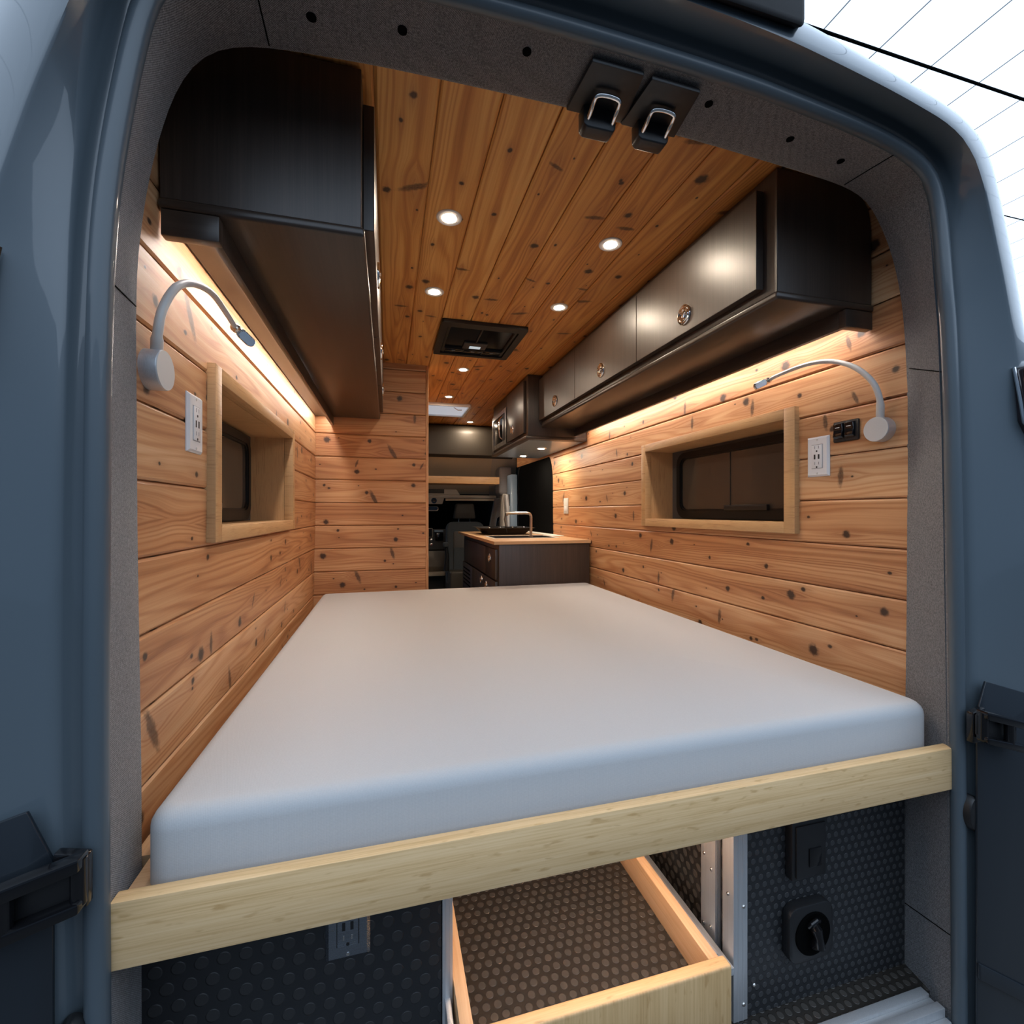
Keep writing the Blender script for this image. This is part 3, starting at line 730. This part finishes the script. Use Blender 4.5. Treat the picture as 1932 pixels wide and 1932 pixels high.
# ------------------------------------------------------------------ reading lamps
def spline(P, n=40):
    P = [Vector(p) for p in P]; P = [P[0]*2-P[1]]+P+[P[-1]*2-P[-2]]; out = []
    m = len(P)-3
    for i in range(n+1):
        s = i/n*m; k = min(int(s), m-1); t = s-k; a, b, c, d = P[k:k+4]
        out.append(.5*((2*b)+(c-a)*t+(2*a-5*b+4*c-d)*t*t+(3*b-3*c+d-a)*t**3))
    return out
def lamp(label, sgn, bc, r, neck, hd):
    """bc: base centre on the wall (y, z); neck points; hd: head end point"""
    xw = WC+sgn*halfw(bc[1]); n = (-sgn, 0, 0)
    t = thing('reading_lamp', label, 'lamp', (xw, bc[0], bc[1]-r), 'gooseneck reading lamps')
    obj('base', MB().lathe((xw, bc[0], bc[1]), n, [(r, 0), (r, .0225), (r*.985, .024)], 40), M['silver'], t)
    obj('cap', MB().lathe((xw-sgn*.0241, bc[0], bc[1]), n, [(r*.985, 0), (r*.965, .0015), (.0005, .0016)], 40), M['lampwhite'], t)
    P = spline(neck); N = len(P)
    obj('gooseneck', MB().tube(P, [.0088 if i < 5 else .0074-.0022*i/N for i in range(N)], 14), M['lampwhite'], t)
    e = P[-1]; h = Vector(hd); d = (h-e).normalized(); side = Vector((sgn*.25, 0, 0))
    obj('swivel', MB().lathe(e-d*.002, d, [(.006, -.008), (.0095, -.003), (.0095, .006), (.006, .010)], 18), M['nickel'], t)
    # flat capsule head, its lens facing the bed
    nn = Vector((0, -1, .02)); nn = (nn-d*nn.dot(d)).normalized(); sd = d.cross(nn)
    L = (h-e).length; hw = .0105; poly = []
    for k in range(9): a = radians(-90+22.5*k); poly.append(e+d*(L-hw+hw*cos(a))+sd*hw*sin(a))
    for k in range(9): a = radians(90+22.5*k); poly.append(e+d*(hw+.004+hw*cos(a))+sd*hw*sin(a))
    obj('head', MB().prism([p-nn*.004 for p in poly], nn*.008, .001, 1), M['nickel'], t)
    c = sum(poly, Vector())/len(poly)
    obj('lens', MB().prism([c+(p-c)*.82+d*.004+nn*.0041 for p in poly], nn*.0008), M['screen'], t)
    return t
lamp('white gooseneck reading lamp with round base on the left wall', -1, (.872, .230), .0325, [(-.363, .874, .260), (-.354, .856, .285), (-.348, .858, .325), (-.340, .888, .375), (-.332, .938, .405), (-.325, 1.003, .418), (-.319, 1.066, .406), (-.315, 1.110, .394)], (-.283, 1.122, .364))
lamp('white gooseneck reading lamp with round base on the right wall', 1, (.879, .207), .031, [(1.190, .877, .234), (1.176, .868, .280), (1.164, .878, .326), (1.160, .922, .375), (1.158, .987, .409), (1.156, 1.060, .422), (1.154, 1.150, .419), (1.152, 1.190, .413)], (1.096, 1.186, .386))
# black rocker switch on the right wall
t = thing('rocker_switch', 'black double rocker switch between the right outlet and reading lamp', 'switch', (1.195, .974, .19))
X = rw(.22)
g = MB()
for a, b in ((.937, .975), (.971, 1.010)): g.box(X-.006, X, a, b, .192, .248, .004)
obj('bezel', g, M['black'], t)
for a, b in ((.946, .970), (.977, 1.003)):
    k = obj('rocker', MB().prism([(X-.006, a, .200), (X-.016, a, .206), (X-.012, a, .224), (X-.015, a, .240), (X-.006, a, .243)], (0, b-a, 0), .001, 1), M['blackgloss'], t)
    obj('mark', MB().box(X-.0148, X-.0136, (a+b)/2-.006, (a+b)/2+.006, .2295, .2312), M['white'], k)
# distant light switch
t = thing('light_switch', 'narrow white switch on the right wall near the galley counter', 'switch', (rw(.04), 3.01, -.012))
obj('plate', MB().box(rw(.04)-.006, rw(.04)+.001, 2.975, 3.052, -.012, .096, .002), M['white_s'], t)
obj('button', MB().box(rw(.04)-.009, rw(.04)-.0058, 2.995, 3.032, .008, .04, .001), M['white'], t)

# ------------------------------------------------------------------ galley counter
t = thing('galley_cabinet', 'dark brown galley base cabinet behind the foot of the bed', 'cabinet', (.91, 3.25, -1.069))
obj('body', MB().box(.627, 1.198, 2.622, 3.90, -1.069, -.190, .001), M['espresso'], t, grain='z')
for y0, y1, z0, z1, n, ly, lz in ((2.650, 2.940, -.400, -.222, 'drawer', 2.80, -.285), (2.945, 3.80, -.400, -.222, 'drawer', None, 0), (2.650, 2.985, -.90, -.412, 'door', 2.905, -.47), (2.99, 3.42, -.90, -.412, 'door', 3.06, -.455), (3.425, 3.86, -.90, -.412, 'vent_panel', None, 0)):
    d = obj(n, MB().box(.609, .6265, y0, y1, z0, z1, .0015), M['espresso'], t, grain='z')
    if ly: latch(d, .609, ly, lz, 1, .029)
    if n == 'vent_panel':
        for k in range(5): obj('slot', MB().box(.6075, .6095, 3.50, 3.82, -.46-.03*k, -.45-.03*k), M['blackmatte'], d)
g = MB().ring([(.595, 2.612, -.190), (1.203, 2.612, -.190), (1.203, 4.03, -.190), (.595, 4.03, -.190)], [(.665, 2.90, -.190), (1.10, 2.90, -.190), (1.10, 3.22, -.190), (.665, 3.22, -.190)], (0, 0, .018))
tag(obj('countertop', g, M['oak_c'], grain='y'), 'light wood countertop on the galley base cabinet', 'countertop')
t = thing('sink', 'dark rectangular sink set into the wood countertop', 'sink', (.88, 3.06, -.32))
def rect(a, b, c, d, z): return [(a, c, z), (b, c, z), (b, d, z), (a, d, z)]
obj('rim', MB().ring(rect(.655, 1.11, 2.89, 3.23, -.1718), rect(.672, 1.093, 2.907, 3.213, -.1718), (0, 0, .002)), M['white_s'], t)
g = MB(); b0 = rect(.672, 1.093, 2.907, 3.213, -.171); b1 = rect(.69, 1.075, 2.93, 3.19, -.185); g.loft([b0, rect(.672, 1.093, 2.907, 3.213, -.186), rect(.69, 1.075, 2.93, 3.19, -.1885)], True); g.add(rect(.69, 1.075, 2.93, 3.19, -.1885), [(0, 1, 2, 3)])
obj('basin', g, M['black'], t)
t = thing('faucet', 'satin nickel faucet with a long straight spout at the sink', 'faucet', (.94, 3.02, -.172))
obj('pipe', MB().tube(spline([(.955, 3.05, -.172), (.955, 3.05, -.08), (.955, 3.05, -.035), (.948, 3.05, -.016), (.930, 3.05, -.008), (.86, 3.05, -.008), (.775, 3.05, -.010)], 40), .0095, 14), M['nickel'], t)
obj('nozzle', MB().lathe((.785, 3.05, -.012), (0, 0, -1), [(.008, 0), (.008, .012), (.006, .014)], 16), M['nickel'], t)
obj('base', MB().lathe((.955, 3.05, -.172), (0, 0, 1), [(.018, 0), (.018, .006), (.011, .008)], 20), M['nickel'], t)
obj('lever', MB().tube([(.775, 3.05, -.008), (.768, 3.06, -.05), (.79, 3.07, -.14)], .003, 8), M['black'], t)
t = thing('cooktop', 'black shallow griddle cooktop on the wood countertop', 'cooktop', (.82, 3.50, -.172))
g = MB().loft([rect(.735, 1.00, 3.36, 3.68, -.1719), rect(.735, 1.00, 3.36, 3.68, -.168), rect(.69, 1.045, 3.32, 3.72, -.125), rect(.665, 1.07, 3.30, 3.74, -.118), rect(.69, 1.045, 3.33, 3.71, -.121)], True)
g.add(rect(.69, 1.045, 3.33, 3.71, -.121), [(0, 1, 2, 3)]); g.add(rect(.735, 1.00, 3.36, 3.68, -.1719), [(3, 2, 1, 0)])
obj('tray', g, M['black'], t)
for x in (.80, .93): obj('burner', MB().lathe((x, 3.5, -.121), (0, 0, 1), [(.05, 0), (.05, .006), (.03, .008)], 20), M['blackgloss'], t)
for x in (.72, .80, .90, .99): obj('glint_knob', MB().lathe((x, 3.335, -.12), (0, -.4, 1), [(.009, 0), (.009, .008), (.005, .01)], 12), M['chrome'], t)

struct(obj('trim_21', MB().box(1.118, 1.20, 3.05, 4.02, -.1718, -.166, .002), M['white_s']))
# ------------------------------------------------------------------ sliding door side and driver's cab
def rrx(a, b, c, d, r, x):
    P = []
    for (cy, cz, s0) in ((b-r, d-r, 0), (a+r, d-r, 90), (a+r, c+r, 180), (b-r, c+r, 270)):
        for k in range(6):
            q = radians(s0+18*k); P.append((x, cy+r*cos(q), cz+r*sin(q)))
    return P
struct(obj('door_1', MB().prism(rrx(3.287, 4.26, -1.06, .43, .10, 1.212), (.02, 0, 0)), M['blackmatte']))
g = MB().ring(rrx(3.26, 4.29, -1.08, .455, .12, 1.21), rrx(3.286, 4.262, -1.062, .432, .10, 1.21), (.03, 0, 0))
struct(obj('trim_13', g, M['black']))
t = thing('door_pillar', 'blue grey door pillar with a padded grey top ahead of the dark side door', 'pillar', (1.18, 4.35, -1.0))
obj('jamb', MB().box(1.13, 1.20, 4.262, 4.40, -1.0, .36, .012), M['blue_paint_reflection'], t)
obj('pad', MB().box(1.06, 1.195, 4.42, 4.62, .17, .45, .03, 4), M['greypad'], t)
obj('cover', MB().box(1.09, 1.20, 4.41, 4.55, -1.0, .18, .012), M['greytrim'], t)
obj('latch_plate', MB().box(1.126, 1.1305, 4.29, 4.34, .06, .17, .001), M['black'], t)
tag(obj('grab_handle', MB().prism([(1.09, 4.30, .17), (1.12, 4.30, .17), (1.155, 4.30, -.20), (1.118, 4.30, -.20)], (0, .05, 0), .008, 2), M['white']), 'pale vertical belt pillar trim beside the dark side door', 'pillar trim')
# padded roll and headliner
prof = []
for k in range(13): a = radians(90*k/12); prof.append((4.44-.12*sin(a), .735+.102*cos(a)))
prof += [(4.315, .62), (4.32, .54), (4.40, .52)]
struct(obj('trim_14', MB().loft([[(x, y, z) for y, z in prof] for x in (.0, .55, .98, 1.18)]), M['taupe']))
struct(obj('cab_backing', MB().box(-.7, 1.5, 5.95, 6.0, -1.1, 1.0), M['blackmatte']))  # added black backing, blocks the blue world behind the cab
struct(obj('cab_backing_top', MB().box(-.7, 1.5, 4.47, 5.95, .86, .88), M['blackmatte']))  # added black cover, closes the open space over the cab
struct(obj('trim_15', MB().loft([[(x, 4.40, .545), (x+d*.3, 4.75, .30), (x+d, 5.2, .20)] for x, d in ((0, 0), (.985, .14))]), M['beige']))
struct(obj('trim_16', MB().loft([[(.985, 4.395, .56), (1.22, 4.36, .60)], [(1.025, 4.75, .301), (1.3, 4.7, .3)], [(1.125, 5.2, .201), (1.34, 5.2, .2)], [(1.17, 5.4, .16), (1.36, 5.3, .16)]]), M['greytrim']))
tag(obj('overhead_shelf', MB().box(.10, .955, 3.985, 4.25, .247, .309, .001), M['oak'], grain='x'), 'light wooden shelf spanning above the driver cab', 'shelf')
t = thing('overhead_console', 'beige overhead console with a recess above the windshield', 'console', (.6, 5.1, .14))
obj('shell', MB().prism([(.25, 5.0, .27), (.70, 5.0, .27), (.76, 5.0, .185), (.25, 5.0, .185)], (0, .12, 0), .006), M['greytrim'], t)
obj('recess', MB().box(.40, .585, 4.995, 5.002, .20, .245, .001), M['dash'], t)
obj('bar', MB().box(.25, 1.16, 4.99, 5.08, .150, .183, .008), M['greytrim'], t)
obj('visor', MB().box(.60, 1.14, 5.00, 5.02, .122, .147, .004), M['beige'], t)
obj('sensor_block', MB().prism([(.42, 4.985, .15), (.585, 4.985, .15), (.565, 4.985, .085), (.42, 4.985, .085)], (0, .05, 0), .004), M['greytrim'], t)
obj('sensor', MB().lathe((.475, 4.985, .122), (0, -1, 0), [(.030, 0), (.030, .004), (.018, .004), (.016, .012), (.0005, .014)], 20), M['blackgloss'], t)
t = thing('rear_view_mirror', 'rear-view mirror in front of the dark windshield', 'mirror', (.5, 5.1, .0))
obj('rim', MB().ring(rry(.33, .535, .012, .062, .02, 5.1), rry(.338, .527, .019, .055, .016, 5.1), (0, .02, 0)), M['greytrim'], t)
obj('glass', MB().prism(rry(.338, .527, .019, .055, .016, 5.108), (0, .004, 0)), M['blackgloss'], t)
obj('stem', MB().tube([(.43, 5.12, .055), (.43, 5.25, .10)], .008, 8), M['black'], t)
struct(obj('window_3', MB().loft([[(x, 5.35, .15), (x, 5.9, -.42)] for x in (-.3, 1.4)]), M['glass_d']))
g = MB().prism([(1.215, 5.3, .155), (1.275, 5.3, .155), (1.21, 5.3, -.30), (1.13, 5.3, -.30)], (0, .06, 0), .006); g.prism([(1.275, 5.3, .155), (1.42, 5.25, .155), (1.36, 5.2, .04), (1.21, 5.3, -.1)], (0, .04, 0))
struct(obj('trim_17', g, M['greytrim']))
struct(obj('trim_18', MB().prism([(1.38, 5.25, .12), (1.245, 5.25, -.12), (1.20, 5.25, -.32), (1.40, 5.25, -.32)], (0, .02, 0), .004), M['black']))
t = thing('passenger_seat', 'dark grey passenger seat seen from behind in the driver cab', 'seat', (.80, 4.9, -1.0))
b = rry(.590, .985, -.78, -.105, .07, 4.8)
obj('backrest', MB().prism(b, (0, .12, 0), .015, 3), M['seatcloth'], t)
obj('back_panel', MB().prism(rry(.655, .955, -.74, -.20, .03, 4.797), (0, .02, 0), .004), M['dash'], t)
obj('pocket', MB().box(.66, .95, 4.785, 4.80, -.70, -.37, .004), M['seatcloth'], t)
obj('headrest', MB().prism([(.665, 4.82, -.072), (.900, 4.82, -.072), (.878, 4.82, .088), (.690, 4.82, .088)], (0, .09, 0), .018, 3), M['dash'], t)
for x in (.725, .842): obj('headrest_post', MB().tube([(x, 4.86, -.12), (x, 4.86, -.05)], .006, 8), M['chrome'], t)
obj('armrest', MB().box(.545, .600, 4.70, 4.78, -.36, -.31, .015, 3), M['seatcloth'], t)
obj('belt_stalk', MB().tube([(.575, 4.74, -.36), (.585, 4.74, -.45), (.578, 4.74, -.60)], [.018, .02, .03], 10), M['black'], t)
obj('seat_base', MB().box(.60, .98, 4.62, 5.05, -1.0, -.60, .02, 3), M['taupe'], t)
t = thing('dashboard', 'dark dashboard with a screen and beige lower panel at the cab front', 'dashboard', (.5, 5.5, -1.0))
obj('top', MB().prism([(-.3, 5.35, -.20), (-.3, 5.35, -.33), (-.3, 5.6, -.50), (-.3, 5.75, -.30)], (1.6, 0, 0), .01), M['dash'], t)
obj('center_stack', MB().prism([(.40, 5.28, -.19), (.40, 5.22, -.42), (.40, 5.30, -.47), (.40, 5.6, -.42)], (.27, 0, 0), .006), M['dash'], t)
s = obj('display', MB().box(.40, .483, 5.20, 5.225, -.285, -.180, .006), M['dash_l'], t); obj('glass', MB().box(.405, .475, 5.197, 5.201, -.276, -.188), M['blackgloss'], s)
obj('cup_tray', MB().box(.50, .60, 5.20, 5.26, -.225, -.205, .004), M['blue_paint_reflection'], t)
obj('storage_bin', MB().box(.515, .60, 5.205, 5.25, -.32, -.235, .004), M['blackgloss'], t)
for z in (-.315, -.365): k = obj('dial', MB().lathe((.468, 5.225, z), (0, -1, 0), [(.019, 0), (.019, .012), (.014, .014), (.0005, .014)], 18), M['steel_l'], t)
obj('marker', MB().lathe((.468, 5.210, -.365), (0, -1, 0), [(.009, 0), (.009, .002), (.0005, .002)], 12), M['red'], t)
obj('lower_panel', MB().prism([(.25, 5.15, -.43), (.25, 5.10, -.60), (.25, 5.2, -.68), (.25, 5.5, -.5)], (.40, 0, 0), .01), M['dash_l'], t)
obj('tray', MB().box(.25, .66, 5.08, 5.3, -.70, -.66, .008), M['beige'], t)
obj('footwell', MB().box(-.3, 1.3, 5.32, 5.4, -1.0, -.70), M['dash'], t)

# ------------------------------------------------------------------ header fittings
HO = []
zc = lambda x: None
for x, y, lab in ((-.113, .760, 'leftmost'), (.022, .752, 'second from left'), (.224, .738, 'third from left'), (.581, .740, 'third from right'), (.786, .756, 'second from right'), (.927, .764, 'rightmost')):
    a = atan2(.76-CZ, x-CX); i = min(range(NA), key=lambda k: abs(ANG[k]-a)); rad = blend(OUT, INN, (y-.70)/.12)[i]
    z = CZ+rad*sin(ANG[i])
    par = SURR[3] if .62 > x > -.19 else SURR[3]
    obj('clip_hole', MB().lathe((x, y, z+.002), (0, 0, -1), [(.0075, 0), (.0075, .0030), (.0005, .0031)], 20), M['blackmatte'], par)
def striker(x, tilt, lab):
    t = thing('door_striker', lab, 'latch', (x, .78, .68), 'door latch strikers on the header')
    zt = .7645 if x < .4 else .762
    P = [(x-.050, .712, zt-tilt*.0), (x+.048, .712, zt-tilt), (x+.062, .812, zt-tilt-.001), (x-.058, .812, zt-.001)]
    obj('pad', MB().prism(P, (0, 0, -.009), .003, 2), M['black'], t)
    B = [(x-.031, .790, .757), (x+.036, .790, .757-tilt), (x+.034, .790, .722), (x+.028, .790, .715), (x-.024, .790, .715), (x-.031, .790, .722)]
    obj('block', MB().prism(B, (0, .028, 0), .003, 2), M['black'], t)
    zz = .7435-tilt*.5
    L = spline([(x-.022, .792, zz-.014), (x-.022, .780, zz-.010), (x-.022, .765, zz-.003), (x-.018, .756, zz+.000), (x+.002, .7535, zz+.001), (x+.022, .756, zz+.000), (x+.026, .765, zz-.003), (x+.026, .780, zz-.010), (x+.026, .792, zz-.014)], 60)
    obj('loop', MB().tube(L, .0042, 12), M['chrome'], t)
    return t
striker(.381, .0, 'black door striker with a silver loop, left of the pair on the header')
striker(.494, .001, 'black door striker with a silver loop, right of the pair on the header')

# ------------------------------------------------------------------ outside fittings
t = thing('camera_housing', 'black rounded housing above the rear opening, below the white studio ceiling', 'housing', (.41, .70, .836))
obj('shell', MB().prism([(.115, .618, .809), (.115, .618, 1.02), (.115, .80, 1.02), (.115, .80, .93), (.115, .675, .858)], (.566, 0, 0), .014, 4), M['housing'], t)
obj('side_trim', MB().box(.672, .6825, .626, .664, .832, 1.0, .003), M['blackgloss'], t)
def jamb_panel(name, sgn):
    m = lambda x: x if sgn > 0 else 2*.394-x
    # thin panel over the lower jamb, darker than the body paint
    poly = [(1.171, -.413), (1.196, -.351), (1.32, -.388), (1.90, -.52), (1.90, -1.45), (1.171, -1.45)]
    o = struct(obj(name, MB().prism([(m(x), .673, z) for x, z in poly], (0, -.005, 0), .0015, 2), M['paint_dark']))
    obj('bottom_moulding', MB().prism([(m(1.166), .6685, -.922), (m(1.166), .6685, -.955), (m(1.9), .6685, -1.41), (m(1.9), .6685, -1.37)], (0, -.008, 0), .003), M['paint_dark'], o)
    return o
def hinge(sgn, t):
    m = lambda x: x if sgn > 0 else .801-x
    def pr(P, y, d, bev=.003): return MB().prism([(m(x), y, z) for x, z in P], (0, d, 0), bev, 2)
    h = obj('hinge', pr([(1.146, -.408), (1.180, -.400), (1.180, -.468), (1.146, -.470)], .674, -.014), M['blackgloss'], t)
    obj('arm', pr([(1.140, -.394), (1.245, -.424), (1.262, -.436), (1.262, -.446), (1.140, -.410)], .654, -.022), M['blackgloss'], h)
    obj('arm', pr([(1.140, -.444), (1.262, -.478), (1.262, -.490), (1.248, -.490), (1.140, -.457)], .654, -.022), M['blackgloss'], h)
    obj('pin', MB().tube([(m(1.212), .640, -.420), (m(1.212), .640, -.474)], .008, 12), M['blackgloss'], h)
    obj('pin', MB().tube([(m(1.146), .645, -.400), (m(1.146), .645, -.452)], .008, 12), M['blackgloss'], h)
    obj('web', pr([(1.14, -.405), (1.255, -.44), (1.255, -.475), (1.14, -.448)], .656, -.006), M['black'], h)
hinge(1, jamb_panel('jamb_panel_right', 1)); hinge(-1, jamb_panel('jamb_panel_left', -1))
for x, z, lab in ((1.175, -.626, 'oval rubber bumper on the right door jamb below the hinge'), (-.374, -.654, 'oval rubber bumper on the left door jamb at the bottom edge')):
    tag(obj('rubber_bumper', MB().lathe((x, .692, z), (0, -1, 0), [(.0185, 0), (.0185, .016), (.017, .0195), (.0145, .0205), (.0005, .021)], 32, 1.0, 1.9), M['black']), lab, 'bumper', 'rubber bumpers on the door jambs')
def tail(sgn, lab):
    m = lambda x: x if sgn > 0 else .83-x
    t = thing('tail_lamp', lab, 'lamp', (m(1.3), .655, .19), 'tail lamps')
    obj('lens', MB().prism([(m(1.258), .662, .298), (m(1.34), .662, .33), (m(1.36), .662, .05), (m(1.272), .662, .190)], (0, -.03, 0), .008, 3), M['taillamp'], t)
    obj('rim', MB().tube([(m(1.255), .655, .30), (m(1.262), .650, .24), (m(1.272), .648, .185), (m(1.31), .648, .16)], .003, 8), M['chrome'], t)
    obj('reflector', MB().box(*sorted((m(1.29), m(1.335))), .629, .6315, .21, .25, .001), M['steel_l'], t)
    return t
tail(1, 'dark tail lamp on the outer right corner of the van'); tail(-1, 'dark tail lamp on the outer left corner of the van')
